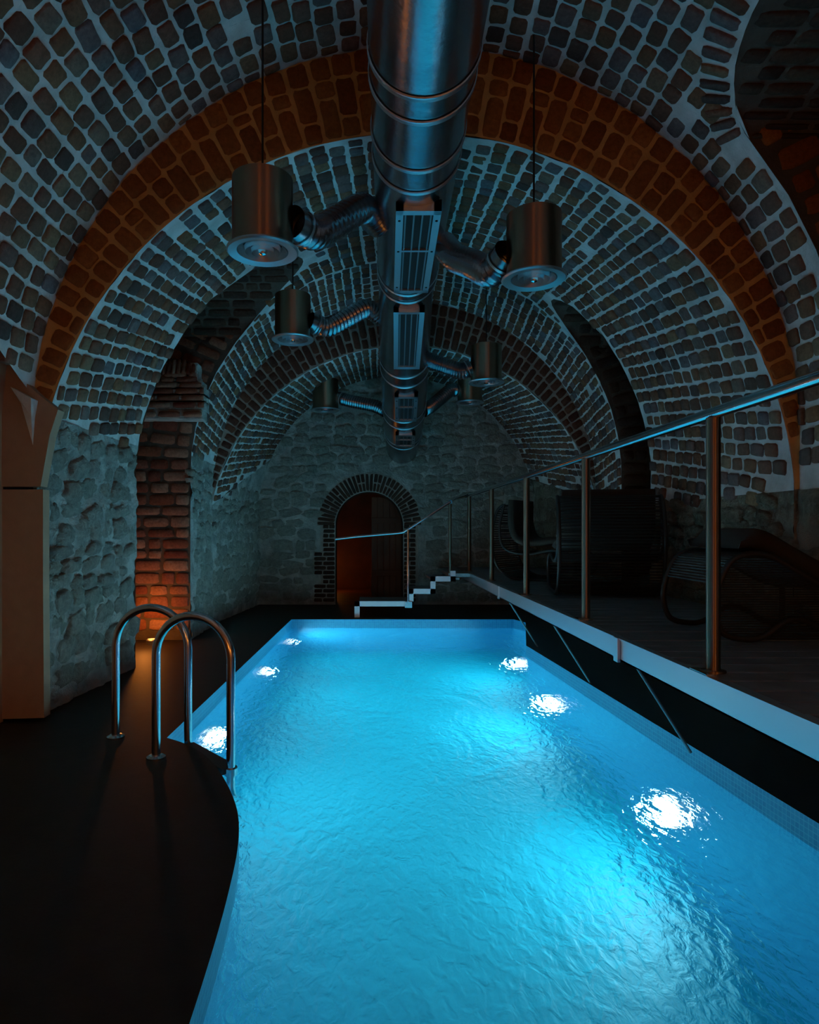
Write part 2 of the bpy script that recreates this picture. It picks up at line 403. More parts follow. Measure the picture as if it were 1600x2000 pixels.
# ------------------------------------------------------------------ arch faces
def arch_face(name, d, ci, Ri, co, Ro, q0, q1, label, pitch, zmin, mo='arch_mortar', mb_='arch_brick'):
    def thick(q):
        u = np.array((-math.cos(q), math.sin(q))); o_ = np.array(ci)-np.array(co)
        b2 = np.dot(u, o_); c2 = np.dot(o_, o_)-Ro*Ro
        return max(0.004, -b2+math.sqrt(max(0, b2*b2-c2))-Ri)
    N = 120; V = []; Fc = []
    for i in range(N+1):
        q = lerp(q0, q1, i/N); T = thick(q)
        for r in (Ri, Ri+T*.33, Ri+T*.66, Ri+T+.05):
            V.append((ci[0]-r*math.cos(q), d+wob((r, q, d), .008), ci[1]+r*math.sin(q)))
    for i in range(N):
        for j in range(3): Fc.append((i*4+j, i*4+j+1, (i+1)*4+j+1, (i+1)*4+j))
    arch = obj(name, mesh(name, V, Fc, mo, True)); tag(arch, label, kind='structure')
    items = []; k = 0; q = q0+.01
    while q < q1:
        T = thick(q); r = Ri+.004; lens = ([.27, .13], [.13, .27])[k % 2] if rnd.random() > .15 else [.13, .13, .13]
        body = max(0, T-.155); rem = body; seq = []
        for L in lens*3:
            if rem < .06: break
            L = min(L, rem); seq.append(L); rem -= L
        if seq and rem > 0: seq[-1] += rem
        if T > .05: seq.append(min(.155, T))
        for L in seq:
            if L > .05:
                rc = r+L/2; u = np.array((-math.cos(q), 0, math.sin(q))); t = np.array((math.sin(q), 0, math.cos(q)))
                p = np.array((ci[0], d, ci[1]))+u*rc
                if p[2] > zmin:
                    wdt = (pitch*rc/Ri-.016)*rnd.uniform(.92, 1.04)
                    items.append(frame(p+np.array((0, -rnd.uniform(-.002, .008)+.012, 0)), u, np.cross(np.array((0, -1, 0)), u), np.array((0, -1., 0)), (L-.012)*rnd.uniform(.95, 1.02), wdt, .05))
            r += L
        q += pitch/Ri*rnd.uniform(.94, 1.06); k += 1
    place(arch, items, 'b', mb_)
    return arch
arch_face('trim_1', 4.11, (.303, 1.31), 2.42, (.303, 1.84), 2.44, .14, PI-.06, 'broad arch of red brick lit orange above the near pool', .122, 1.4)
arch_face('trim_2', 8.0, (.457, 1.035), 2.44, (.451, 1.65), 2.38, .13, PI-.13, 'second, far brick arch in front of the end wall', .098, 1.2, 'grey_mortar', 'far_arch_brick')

# ------------------------------------------------------------------ side recesses cut through the vault
def recess(h, name, label, mat):
    b_, sd, d1, d2, zs, zc, xo = h
    prof = [(d1, z) for z in np.linspace(0, zs, 12)]
    prof += [((d1+d2)/2-(d2-d1)/2*math.cos(q), zs+(zc-zs)*math.sin(q)) for q in np.linspace(0, PI, 26)[1:-1]]
    prof += [(d2, z) for z in np.linspace(zs, 0, 12)]
    V = []; Fc = []; K = 8
    for (d, z) in prof:
        dd = min(max(d, d1+1e-4), d2-1e-4)
        x0 = x_at(b_, dd, z, sd)
        for i in range(K+1): V.append((lerp(x0, xo, i/K), d, z))
    for j in range(len(prof)-1):
        for i in range(K): Fc.append((j*(K+1)+i, j*(K+1)+i+1, (j+1)*(K+1)+i+1, (j+1)*(K+1)+i))
    k0 = len(V)
    for (d, z) in prof: V.append((xo, d, z))
    Fc.append(tuple(range(k0, k0+len(prof))))
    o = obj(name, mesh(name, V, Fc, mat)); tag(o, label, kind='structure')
    return o
nicheL = recess(HOLES[0], 'wall_niche', 'tall brick recess in the left wall lit orange from below', 'recess_shade')
nicheR = recess(HOLES[1], 'wall_recess', 'dark brick recess in the right wall behind the loungers', 'recess_shade')
nicheN = recess(HOLES[2], 'wall_opening', 'dark side opening at upper right of the near vault', 'recess_shade')
def jamb_bricks(parent, h, mat, pc, z0, width, slot):
    """courses on the far face of a recess; joints turn radial above the springing"""
    b_, sd, d1, d2, zs, zc, xo = h; items = []; z = z0; k = 0; d = d2-.001
    while z < zs+.1:
        hh = pc*rnd.uniform(.85, 1.15); x = x_at(b_, d, z, sd); end = x+sd*width; k += 1
        q = x+sd*.01*rnd.random()
        while (end-q)*sd > .05:
            L = rnd.choice(slot); L = min(L, (end-q)*sd); c = q+sd*L/2
            tl = 0
            cx, cz, R = sec(b_, d)
            if z > cz: tl = math.asin(min(1, (z-cz)/R))*.75
            u = np.array((sd*math.cos(tl), 0, math.sin(tl))); up = np.array((-sd*math.sin(tl), 0, math.cos(tl)))
            p = np.array((x, d-.0, z+hh/2))+u*abs(c-x)
            if np.dot(np.cross(u, up), (0, -1, 0)) < 0: uu = -u
            else: uu = u
            items.append(frame(p+np.array((0, rnd.uniform(.002, .014), 0)), uu, up, np.array((0, -1., 0)), (L-.02)*rnd.uniform(.94, 1.02), (hh-.014)*rnd.uniform(.9, 1.04), .05))
            q += sd*L
        z += hh
    place(parent, items, 'b', mat)
    # courses of the little cross vault, running out sideways
    it2 = []; nq = int(PI*(d2-d1)/2/.125)+3
    for k in range(nq):
        q = PI*(k+.5)/nq; dd = (d1+d2)/2-(d2-d1)/2*math.cos(q); zz = zs+(zc-zs)*math.sin(q)
        tv = np.array((0, (d2-d1)/2*math.sin(q), (zc-zs)*math.cos(q))); st = np.linalg.norm(tv)*PI/nq; tv /= np.linalg.norm(tv)
        n_ = np.array((0, -tv[2], tv[1])); n_ = n_ if n_[2] < 0 else -n_
        x = x_at(b_, min(max(dd, d1+1e-4), d2-1e-4), zz, sd)+sd*(.02+.1*(k % 2))
        while (xo-x)*sd > .1:
            L = rnd.choice((.14, .27, .27)); xx = np.array((1., 0, 0)); yy = np.cross(n_, xx)
            it2.append(frame(np.array((x+sd*L/2, dd, zz))-n_*.012, xx, yy, n_, L-.014, st-.016, .05)); x += sd*L
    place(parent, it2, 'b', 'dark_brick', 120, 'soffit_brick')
jamb_bricks(nicheL, HOLES[0], 'niche_brick', .125, .10, .85, (.16, .3, .3, .22))
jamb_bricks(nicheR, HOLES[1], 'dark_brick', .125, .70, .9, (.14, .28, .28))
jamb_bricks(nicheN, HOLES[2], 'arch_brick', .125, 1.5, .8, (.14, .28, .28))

# ------------------------------------------------------------------ rubble side walls
def side_wall(name, side, spans, label):
    V = []; Fc = []; items = []; NZ = 60
    for (b_, da, db, z0) in spans:
        zlim = (ZL if side < 0 else ZR)[b_]
        k = max(2, int((db-da)/.032)); k0 = len(V)
        for i in range(k+1):
            d = lerp(da+1e-4, db-1e-4, i/k)
            for j in range(NZ+1):
                z = lerp(0, zlim(d), j/NZ); p = pos(b_, d, s_of_z(b_, d, z, side), wob((0, d, z), .03)+.022*noise.fractal(Vector((7, d*9, z*9)), 1, 2, 3)); V.append(p)
        m_ = NZ+1
        for i in range(k):
            for j in range(NZ): Fc.append((k0+i*m_+j, k0+i*m_+j+1, k0+(i+1)*m_+j+1, k0+(i+1)*m_+j))
        z = z0
        while z < zlim(da)+.25:
            hh = rnd.uniform(.09, .19); d = da-.02-rnd.random()*.1
            while d < db:
                L = rnd.uniform(.12, .32); dc = d+L/2; zz = z+hh/2+rnd.uniform(-.03, .03)
                if da+.05 < dc < db-.05 and zz < zlim(dc)-.02 and d > da-.03 and d+L < db+.04:
                    p, a, t, n_ = frames(b_, dc, s_of_z(b_, dc, zz, side))
                    q = rnd.uniform(-.15, .15); a2 = a*math.cos(q)+t*math.sin(q); t2 = np.cross(n_, a2)
                    items.append(frame(p+n_*rnd.uniform(-.03, .005)+n_*(.012 if side > 0 else 0), a2, t2, n_, L*1.05, hh*1.06, rnd.uniform(.07, .10)))
                d += L
            z += hh
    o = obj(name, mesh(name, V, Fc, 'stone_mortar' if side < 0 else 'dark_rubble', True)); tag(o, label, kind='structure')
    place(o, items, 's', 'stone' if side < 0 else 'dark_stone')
    return o
side_wall('wall_left', -1, [(2, 4.11, 5.6, .12), (3, 7.0, 8.0, .12), (4, 8.0, 10.3, .12)], 'rough rubble stone wall on the left of the pool')
side_wall('wall_right', 1, [(1, 3.65, 4.11, .62), (2, 4.11, 6.25, .62), (3, 7.0, 8.0, .62), (4, 8.0, 10.3, .62)], 'dark rubble stone wall on the right behind the loungers')
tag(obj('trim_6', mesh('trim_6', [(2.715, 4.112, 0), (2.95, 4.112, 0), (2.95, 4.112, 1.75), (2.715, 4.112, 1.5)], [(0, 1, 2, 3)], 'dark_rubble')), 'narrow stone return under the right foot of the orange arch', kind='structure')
# plain shell of the near room behind and beside the camera
mb = MB()
for sd, nm in ((-1, 'wall_near_left'), (1, 'wall_near_right')):
    V = []; ds = np.linspace(-2.5, 4.03 if sd < 0 else 2.2, 30)
    for d in ds:
        for z in np.linspace(0, 2.25 if sd < 0 else 1.45, 8): V.append((x_at(1, d, z, sd)-(.14 if sd < 0 else 0), d, z))
    Fc = [(i*8+j, i*8+j+1, (i+1)*8+j+1, (i+1)*8+j) for i in range(len(ds)-1) for j in range(7)]
    tag(obj(nm, mesh(nm, V, Fc, 'plaster', True)), 'plain plastered wall beside the camera', kind='structure')
tag(MB().box((-2.6, -2.62, 0), (2.8, -2.5, 4.4)).build('wall_near', 'plaster'), 'plain plastered end wall of the near room', kind='structure')

# ------------------------------------------------------------------ end wall with arched doorway
DB = 10.3; DX, DW, DSP = .02, .54, 1.26
cx, cz, R = sec(4, DB-1e-4)
outer = [(cx-R-.05, 0)] + [(cx-(R+.05)*math.cos(q), cz+(R+.05)*math.sin(q)) for q in np.linspace(0, PI, 60)] + [(cx+R+.05, 0)]
door = [(DX-DW, 0)] + [(DX-DW*math.cos(q), DSP+DW*math.sin(q)) for q in np.linspace(0, PI, 30)] + [(DX+DW, 0)]
poly = outer + door[::-1]
tess = geometry.tessellate_polygon([[Vector((x, z, 0)) for x, z in poly]])
o = obj('wall_back', mesh('wall_back', [(x, DB, z) for x, z in poly], [tuple(t) for t in tess], 'stone_mortar')); tag(o, 'rubble stone end wall around the arched doorway', kind='structure')
wall_back = o; items = []; z = .05
while z < cz+R:
    hh = rnd.uniform(.10, .20); x = cx-R-rnd.random()*.2
    while x < cx+R:
        L = rnd.uniform(.16, .40); xc = x+L/2; zz = z+hh/2+rnd.uniform(-.03, .03)
        ins = (zz < cz and abs(xc-cx) < R-.06) or (math.hypot(xc-cx, zz-cz) < R-.06)
        keep = abs(xc-DX) < DW+.30+L*.3 and zz < DSP or math.hypot(xc-DX, zz-DSP) < DW+.36
        if ins and not keep:
            q = rnd.uniform(-.2, .2); a = np.array((math.cos(q), 0, math.sin(q))); t = np.array((-math.sin(q), 0, math.cos(q)))
            items.append(frame(np.array((xc, DB+rnd.uniform(-.004, .02), zz)), a, t, np.array((0, -1., 0)), L*1.02, hh*1.03, rnd.uniform(.07, .11)))
        x += L
    z += hh
place(wall_back, items, 's', 'stone')
# brick surround of the doorway
sur = MB(); rim = []
V = []; Fc = []
for i, q in enumerate(np.linspace(0, PI, 40)):
    for r in (DW, DW+.29): V.append((DX-r*math.cos(q), DB-.012, DSP+r*math.sin(q)))
Fc = [(i*2, i*2+1, i*2+3, i*2+2) for i in range(39)]
for sd in (-1, 1):
    k = len(V); V += [(DX+sd*DW, DB-.012, 0), (DX+sd*(DW+.24), DB-.012, 0), (DX+sd*(DW+.24), DB-.012, DSP), (DX+sd*DW, DB-.012, DSP)]; Fc.append((k, k+1, k+2, k+3))
sur_o = obj('trim_3', mesh('trim_3', V, Fc, 'grey_mortar')); tag(sur_o, 'brick surround of the arched doorway in the end wall', kind='structure')
items = []; NQ = 34
for i in range(NQ):
    q = PI*(i+.5)/NQ; u = np.array((-math.cos(q), 0, math.sin(q))); up = np.cross(np.array((0, -1., 0)), u)
    for r0, L in (((0, .29),) if rnd.random() < .6 else ((0, .14), (.145, .145))):
        rc = DW+.005+r0+L/2
        items.append(frame(np.array((DX, DB-.012, DSP))+u*rc, u, up, np.array((0, -1., 0)), L-.01, PI*rc/NQ-.014, .05))
for sd in (-1, 1):
    z = .04; k = 0
    while z < DSP-.03:
        wide = .34 if (.42 < z < .80 or z < .28) and sd < 0 else .20
        segs = ([wide] if wide < .25 else [.14, wide-.14]) if k % 2 else ([.1, .1] if wide < .25 else [wide-.14, .14])
        x = DW+.005
        for L in segs:
            items.append(frame(np.array((DX+sd*(x+L/2), DB-.012, z+.035)), np.array((1., 0, 0)), np.array((0, 0, 1.)), np.array((0, -1., 0)), L-.012, .058, .05)); x += L
        z += .073; k += 1
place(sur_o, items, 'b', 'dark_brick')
# passage behind the doorway
mb = MB(); V = [(x, DB, z) for x, z in door] + [(x, DB+.5, z) for x, z in door]; nD = len(door)
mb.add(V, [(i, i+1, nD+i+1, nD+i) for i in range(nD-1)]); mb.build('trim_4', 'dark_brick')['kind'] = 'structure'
bpy.data.objects['trim_4']['label'] = 'deep reveal of the arched doorway'
mb = MB()
mb.add([(-1.2, DB+.5, 0), (-1.2, 13.2, 0), (-1.2, 13.2, 2.4), (-1.2, DB+.5, 2.4), (1.3, DB+.5, 0), (1.3, 13.2, 0), (1.3, 13.2, 2.4), (1.3, DB+.5, 2.4)],
       [(0, 1, 2, 3), (4, 7, 6, 5), (1, 5, 6, 2), (3, 2, 6, 7)])
tag(mb.build('wall_passage', 'wood'), 'dim orange walls of the passage seen through the doorway', kind='structure')
tag(MB().box((-1.2, DB-.02, -.1), (1.3, 13.2, 0)).build('floor_passage', 'wood'), 'floor of the passage behind the doorway', kind='structure')
t = empty('passage_step', (.35, 12.6, 0), 'low warm lit step inside the dark doorway', 'step')
MB().box((.05, 12.35, 0), (.55, 12.8, .12), .01).build('lower_tread', 'wood', t); MB().box((.05, 12.6, .12), (.50, 12.8, .26), .01).build('upper_tread', 'wood', t)
light('passage_lamp', 'POINT', (-.75, 12.5, .45), DOOR_W, (1.0, .32, .05), size=.12)
# leaf of an open timber door inside
t = empty('timber_door', (.35, 11.1, 0), 'dark red timber door leaf standing ajar in the doorway', 'door')
for i in range(5): MB().box((.06+i*.105, 11.1, 0.01), (.16+i*.105, 11.14, 1.75), .004).build('plank', 'wood', t)
MB().box((.06, 11.08, .4), (.585, 11.1, .5), .004).build('ledge', 'wood', t); MB().box((.06, 11.08, 1.3), (.585, 11.1, 1.4), .004).build('ledge', 'wood', t)

# ------------------------------------------------------------------ floor, basin, water
curve = [(-1.159, 3.715), (-1.03, 3.617), (-.868, 3.43), (-.728, 3.18), (-.608, 2.90), (-.536, 2.67), (-.489, 2.415), (-.462, 2.14), (-.445, 1.876), (-.434, 1.565), (-.43, 1.2)]
def catmull(P, n_=5):
    outp = []
    for i in range(len(P)-1):
        p0 = P[max(0, i-1)]; p1 = P[i]; p2 = P[i+1]; p3 = P[min(len(P)-1, i+2)]
        for k in range(n_):
            t = k/n_
            outp.append(tuple(.5*((2*p1[j])+(-p0[j]+p2[j])*t+(2*p0[j]-5*p1[j]+4*p2[j]-p3[j])*t*t+(-p0[j]+3*p1[j]-3*p2[j]+p3[j])*t**3) for j in range(len(p1))))
    return outp+[P[-1]]
pool = catmull(curve) + [(1.91, 1.2), (1.839, 2.63), (1.633, 6.66), (2.03, 8.31), (1.94, 8.6), (-1.02, 8.6)]
fl = [(-3.05, -2.6), (4.0, -2.6), (4.0, DB), (-3.05, DB)]
tess = geometry.tessellate_polygon([[Vector((*p, 0)) for p in fl], [Vector((*p, 0)) for p in pool]])
PV = fl+pool
o = obj('floor', mesh('floor', [(*p, 0) for p in PV], [tuple(t) for t in tess], 'deck')); tag(o, 'dark pool surround with a curved edge at the ladder', kind='structure')
WZ = -.116; BZ = -1.6
npool = len(pool)
V = [(*p, 0) for p in pool]+[(*p, BZ) for p in pool]
Fc = [(i, (i+1) % npool, npool+(i+1) % npool, npool+i) for i in range(npool)]
o = obj('wall_pool', mesh('wall_pool', V, Fc, 'tile')); tag(o, 'blue mosaic tiled sides of the pool basin', kind='structure')
tess = geometry.tessellate_polygon([[Vector((*p, 0)) for p in pool]])
o = obj('floor_pool', mesh('floor_pool', [(*p, BZ) for p in pool], [tuple(t) for t in tess], 'pool_floor')); tag(o, 'blue tiled bottom of the pool', kind='structure')
def inset(P, e):
    a = sum(P[i][0]*P[(i+1) % len(P)][1]-P[(i+1) % len(P)][0]*P[i][1] for i in range(len(P)))
    sg = 1 if a > 0 else -1; outp = []
    for i in range(len(P)):
        p, q, r = Vector(P[i-1]), Vector(P[i]), Vector(P[(i+1) % len(P)])
        n_ = ((q-p).normalized()+(r-q).normalized()); n_ = Vector((-n_.y, n_.x)).normalized()*sg
        outp.append(tuple(q+n_*e))
    return outp
wp = inset(pool, .0005)
o = obj('pool_water', mesh('pool_water', [(*p, WZ) for p in wp], [tuple(t) if True else t for t in tess], 'water'))
if o.data.polygons[0].normal.z < 0: o.data.flip_normals()
tag(o, 'glowing turquoise water filling the long pool', 'water', kind='stuff')

# underwater lamps
def wall_x(side, d):
    return lerp(-1.159, -1.02, (d-3.715)/(8.6-3.715)) if side < 0 else (lerp(1.839, 1.633, (d-2.63)/(6.66-2.63)) if d < 6.66 else lerp(1.633, 2.03, (d-6.66)/(8.31-6.66)))
LN = {(-1, 0): 'underwater lamp on the left pool wall beside the ladder', (-1, 1): 'middle underwater lamp on the left pool wall', (-1, 2): 'farthest underwater lamp on the left pool wall',
      (1, 0): 'brightest underwater lamp on the right pool wall, nearest the camera', (1, 1): 'middle underwater lamp on the right pool wall', (1, 2): 'far underwater lamp on the right pool wall near the basin jog'}
for side, ds, zz in ((-1, (4.55, 6.5, 8.1), -.58), (1, (3.75, 5.75, 7.25), -.95)):
    for i, d in enumerate(ds):
        x = wall_x(side, d); t = empty('pool_lamp', (x, d, zz), LN[(side, i)], 'lamp', 'underwater pool lamps')
        V = []; n_ = 24
        def disc(r, off): return [(x-side*off, d+r*math.cos(2*PI*k/n_), zz+r*math.sin(2*PI*k/n_)) for k in range(n_)]
        mb = MB(); v = disc(.17, .0)+disc(.17, .02)+disc(.13, .03)+disc(.13, .01)
        mb.add(v, [(j*n_+k, j*n_+(k+1) % n_, (j+1)*n_+(k+1) % n_, (j+1)*n_+k) for j in range(3) for k in range(n_)])
        mb.build('housing_ring', 'steel_dull', t)
        mb = MB(); mb.add(disc(.13, .012), [tuple(range(n_))]); mb.build('lens', 'lens', t)
        light('lamp_light', 'AREA', (-side*.05, 0, 0), POOL_W, (.42, .93, 1.0), (0, side*(PI/2-.10), 0), .22, t)

# ------------------------------------------------------------------ plastered pier at left
t = empty('wall_pier', (-2.3, 3.9, 0)); tag(t, 'smooth cream plaster pier at the left edge below the near vault', kind='structure')
def px(x, y, d): return ((x-719)/F*d, d, CAMZ-(y-1034)/F*d)
edge = [(86, 1402), (84, 1150), (84, 962), (80, 945), (88, 905), (98, 850), (114, 800)]
low = [px(x, y, 4.02) for x, y in [(86, 1402), (84, 1150), (84, 956)]]
upp = [px(x, y, 4.02) for x, y in [(80, 950), (88, 905), (98, 850), (114, 800), (75, 770), (33, 730), (18, 700), (0, 675), (-60, 640)]]
def slab(pts, d0, d1, extra):
    ring = pts+extra; nn = len(ring)
    mb = MB(); mb.add([(p[0], d0, p[2]) for p in ring]+[(p[0], d1, p[2]) for p in ring], [tuple(range(nn)), tuple(range(2*nn-1, nn-1, -1))]+[(i, nn+i, nn+(i+1) % nn, (i+1) % nn) for i in range(nn)])
    return mb
slab(low, 4.02, 4.10, [(-2.9, 0, low[-1][2]), (-2.9, 0, 0.0)]).build('lower_panel', 'plaster', t)
slab(upp, 4.015, 4.10, [(-2.9, 0, upp[-1][2]), (-2.9, 0, low[-1][2]+.012)]).build('upper_panel', 'plaster', t)
sp = [px(x, y, 4.0) for x, y in [(32, 760), (72, 782), (66, 815), (62, 868), (55, 830), (46, 790)]]
mb = MB(); top = [(p[0], 3.93 if i in (0, 1) else (3.97 if i in (2, 5) else 4.012), p[2]) for i, p in enumerate(sp)]
back = [(p[0], 4.02, p[2]) for p in sp]; mb.add(top+back, [(5, 4, 3, 2, 1, 0)]+[(i, (i+1) % 6, 6+(i+1) % 6, 6+i) for i in range(6)])
mb.build('light_wedge', 'mortar', t)  # fin added to stand for the wedge of light, in paler mortar

# corbelled block at the head of the niche
t = empty('trim_5', (-2.2, 6.9, 2.4)); tag(t, 'corbelled brick head with upright bricks above the niche pillar', kind='structure')
D5 = 6.78
items = []
for r, (y, xa, xb) in enumerate([(817, 258, 396), (799, 258, 400), (785, 256, 400), (772, 262, 400), (760, 300, 396), (749, 312, 388), (740, 318, 384)]):
    a = px(xa, y, D5); b2 = px(xb, y, D5); Wd = b2[0]-a[0]; x = a[0]; k = 0; L0 = .26
    MBc = MB().box((a[0]+.01, D5+.012, a[2]), (b2[0]-.01, D5+.22, a[2]+.09)); MBc.build('bed_course', 'stone_mortar', t)
    x += -.1 if r % 2 else 0
    while x < b2[0]-.03:
        x0 = max(x, a[0]); x1 = min(x+L0, b2[0])
        if x1-x0 > .04: items.append(frame(np.array(((x0+x1)/2, D5+.012, a[2]+.045)), np.array((1., 0, 0)), np.array((0, 0, 1.)), np.array((0, -1., 0)), x1-x0-.02, .062, .05))
        x += L0
for i in range(7):
    a = px(320+i*9.5, 734, D5); hgt = .19*math.sqrt(max(.2, 1-((i-3)/4.2)**2))
    items.append(frame(np.array((a[0], D5+.03, a[2]+hgt/2)), np.array((1., 0, 0)), np.array((0, .25, .968)), np.array((0, -.968, .25)), .042, hgt, .06))
a = px(316, 735, D5); b2 = px(384, 735, D5)
MB().box((a[0], D5+.03, a[2]), (b2[0], D5+.22, a[2]+.15)).build('bed_course', 'stone_mortar', t)
off = Vector((-2.2, 6.9, 2.4))
for m_ in items: m_[:3, 3] -= np.array(off)
place(t, items, 'b', 'niche_brick')
# floor lamp of the niche
t = empty('niche_uplight', (-2.25, 6.72, 0), 'small warm uplight on the floor of the left niche', 'lamp')
MB().lathe([(.001, 0), (.06, 0), (.06, .05), (.045, .06)], (-2.25, 6.72, 0), n=20).build('housing', 'steel_dull', t)
MB().lathe([(.001, .058), (.045, .058)], (-2.25, 6.72, 0), n=20).build('lens', 'warm_lens', t)
light('niche_light', 'POINT', (-.05, -.10, .30), NICHE_W, (1.0, .30, .05), size=.05, parent=t)

# ------------------------------------------------------------------ raised platform with boards, beam, brackets
PX, PZ = 1.406, .60
t = empty('floor_platform', (PX, 5, 0)); tag(t, 'raised dark boarded platform along the right wall', kind='structure')
d = .55
while d < 10.2:
    xr = 2.98 if d > 2.2 else 2.6
    bw = .155
    MB().box((PX+.012, d, PZ-.03), (x_at(1 if d < 4.1 else (2 if d < 7 else (3 if d < 8 else 4)), min(max(d+.07, -2), 10.29), PZ, 1)-.03, d+bw-.014, PZ-rnd.uniform(0, .003)), .004).build('deck_board', 'board', t)
    d += bw
tb = empty('edge_beam', (PX, 5, .5), 'long silver steel beam along the platform edge', 'beam')
EB0, EB1 = .55, 9.6
mb = MB(); mb.box((PX-.012, EB0, PZ-.125), (PX, EB1, PZ-.012)); mb.box((PX-.012, EB0, PZ-.125), (PX+.05, EB1, PZ-.117)); mb.box((PX-.02, EB0, PZ-.012), (PX+.03, EB1, PZ-.002))
mb.build('channel', 'steel_dull', tb)
for dd in (3.59, 6.85):
    MB().box((PX-.03, dd-.03, PZ-.135), (PX-.012, dd+.03, PZ+.0), .003).build('clamp_plate', 'steel_dull', tb)
for i, dd in enumerate((1.95, 3.47, 5.03, 6.6)):
    lab = ['nearest', 'second', 'third', 'farthest'][i]
    s_ = MB().tube([(PX+.03, dd, PZ-.125), (PX+.33, dd, .0)], .008, 8).build('strut', 'strut')
    tag(s_, lab+' slanting steel strut under the platform edge', 'strut', 'struts under the platform')

# railing
RZ = 1.69
SD = 8.8
PD = [1.1, 2.72, 4.31, 5.93, 7.6, 9.28]
t = empty('platform_railing', (PX, 5, PZ), 'steel handrail on upright posts along the platform, bending down over the stair', 'railing')
for dd in PD:
    smooth_angle(MB().lathe([(.001, 0), (.05, 0), (.05, .008), (.028, .010), (.028, RZ-PZ-.02), (.001, RZ-PZ-.02)], (PX+.05, dd, PZ), n=24).build('post', 'bronze', t))
    MB().box((PX-.016, dd-.07, PZ-.004), (PX+.03, dd+.07, PZ+.004), .002).build('base_plate', 'steel', t)
    MB().tube([(PX+.05, dd, RZ-.03), (PX+.05, dd, RZ)], .014, 10).build('bracket', 'steel', t)
smooth_angle(MB().tube([(PX+.05, .6, RZ), (PX+.05, 9.3, RZ), (PX-.02, 9.28, RZ-.01), (PX-.2, 9.0, RZ-.06), (1.124, SD, 1.577)], .025, 16).build('handrail', 'steel', t), 60)

# ------------------------------------------------------------------ stairs at the far end
SD = 8.8
t = empty('steel_stair', (.5, SD, 0), 'short steel stair with zigzag stringer rising to the platform', 'stair')
path = [(-.15, 0.005), (-.15, .185), (.585, .185), (.585, .355), (.885, .355), (.885, .525), (1.16, .525), (1.16, .60)]
def zig(P, wd):
    mb = MB()
    for (a, c) in zip(P[:-1], P[1:]):
        x0, x1 = sorted((a[0], c[0])); z0, z1 = sorted((a[1], c[1]))
        mb.box((x0-wd/2, SD, max(0.0, z0-wd/2)), (x1+wd/2, SD+.02, z1+wd/2-.0005*rnd.random()))
    return mb
zig(path, .07).build('stringer', 'steel_dull', t)
for (x0, x1, z) in ((-.12, .62, .20), (.55, .92, .37), (.85, 1.25, .54)):
    MB().box((x0, SD+.021, z-.03), (x1, SD+.75, z), .004).build('tread', 'board', t)
MB().box((1.1, SD+.021, PZ-.05), (PX, 10.2, PZ-.001), .004).build('top_landing', 'board', t)
MB().box((.50, SD-.03, .13), (.60, SD-.0, .22), .004).build('post_clamp', 'steel', t)
tr = bpy.data.objects['platform_railing']
smooth_angle(MB().tube([(-.447, SD, 1.067), (-.154, SD, 1.102), (.40, SD, 1.150), (.475, SD, 1.160), (.54, SD, 1.20), (1.124, SD, 1.577)], .018, 12).build('stair_handrail', 'steel', tr), 60)
smooth_angle(MB().tube([(.545, SD-.015, .15), (.545, SD-.015, 1.19)], .016, 12).build('post', 'steel', tr))
smooth_angle(MB().tube([(1.124, SD+.04, PZ), (1.124, SD+.04, 1.57)], .020, 12).build('post', 'bronze', tr))

# ------------------------------------------------------------------ pool ladder
t = empty('pool_ladder', (-1.1, 3.5, 0), 'chrome pool ladder with two looped grab rails at the curved edge', 'ladder')
def rail(a, c):
    a = Vector((*a, 0)); c = Vector((*c, 0)); mid = (a+c)/2; h = (c-a)/2; rr = h.length; top = .775-.022
    P = [a+Vector((0, 0, .0)), a+Vector((0, 0, top-rr))]
    for q in np.linspace(0, PI, 19)[1:-1]: P.append(mid-h*math.cos(q)+Vector((0, 0, top-rr+rr*math.sin(q))))
    P += [c+Vector((0, 0, top-rr)), c+Vector((0, 0, -1.0))]
    return P
FA, FC = (-1.457, 3.724), (-1.02, 3.655); NA, NC = (-1.114, 3.39), (-.70, 3.29)
for (a, c) in ((FA, FC), (NA, NC)):
    smooth_angle(MB().tube(rail(a, c), .0225, 18).build('grab_rail', 'steel', t), 60)
    MB().lathe([(.0235, 0), (.05, 0), (.05, .008), (.035, .016), (.0235, .018)], (*a, 0), n=24).build('floor_flange', 'steel', t)
    MB().lathe([(.0235, -.05), (.034, -.05), (.034, -.015), (.0235, -.015)], (*c, 0), n=24).build('leg_collar', 'steel', t)
for z in (-.012, -.29, -.57):
    a, c = Vector((*FC, z)), Vector((*NC, z)); dv = (c-a).normalized(); nr = Vector((dv.y, -dv.x, 0))
    if nr.x < 0: nr = -nr
    mb = MB(); w0, w1 = nr*-.05, nr*.035; dz = Vector((0, 0, .03))
    P = [a+w0, c+w0, c+w1, a+w1]; mb.add([p-dz for p in P]+[p for p in P], [(0, 3, 2, 1), (4, 5, 6, 7), (0, 1, 5, 4), (1, 2, 6, 5), (2, 3, 7, 6), (3, 0, 4, 7)])
    mb.build('tread', 'rattan', t)

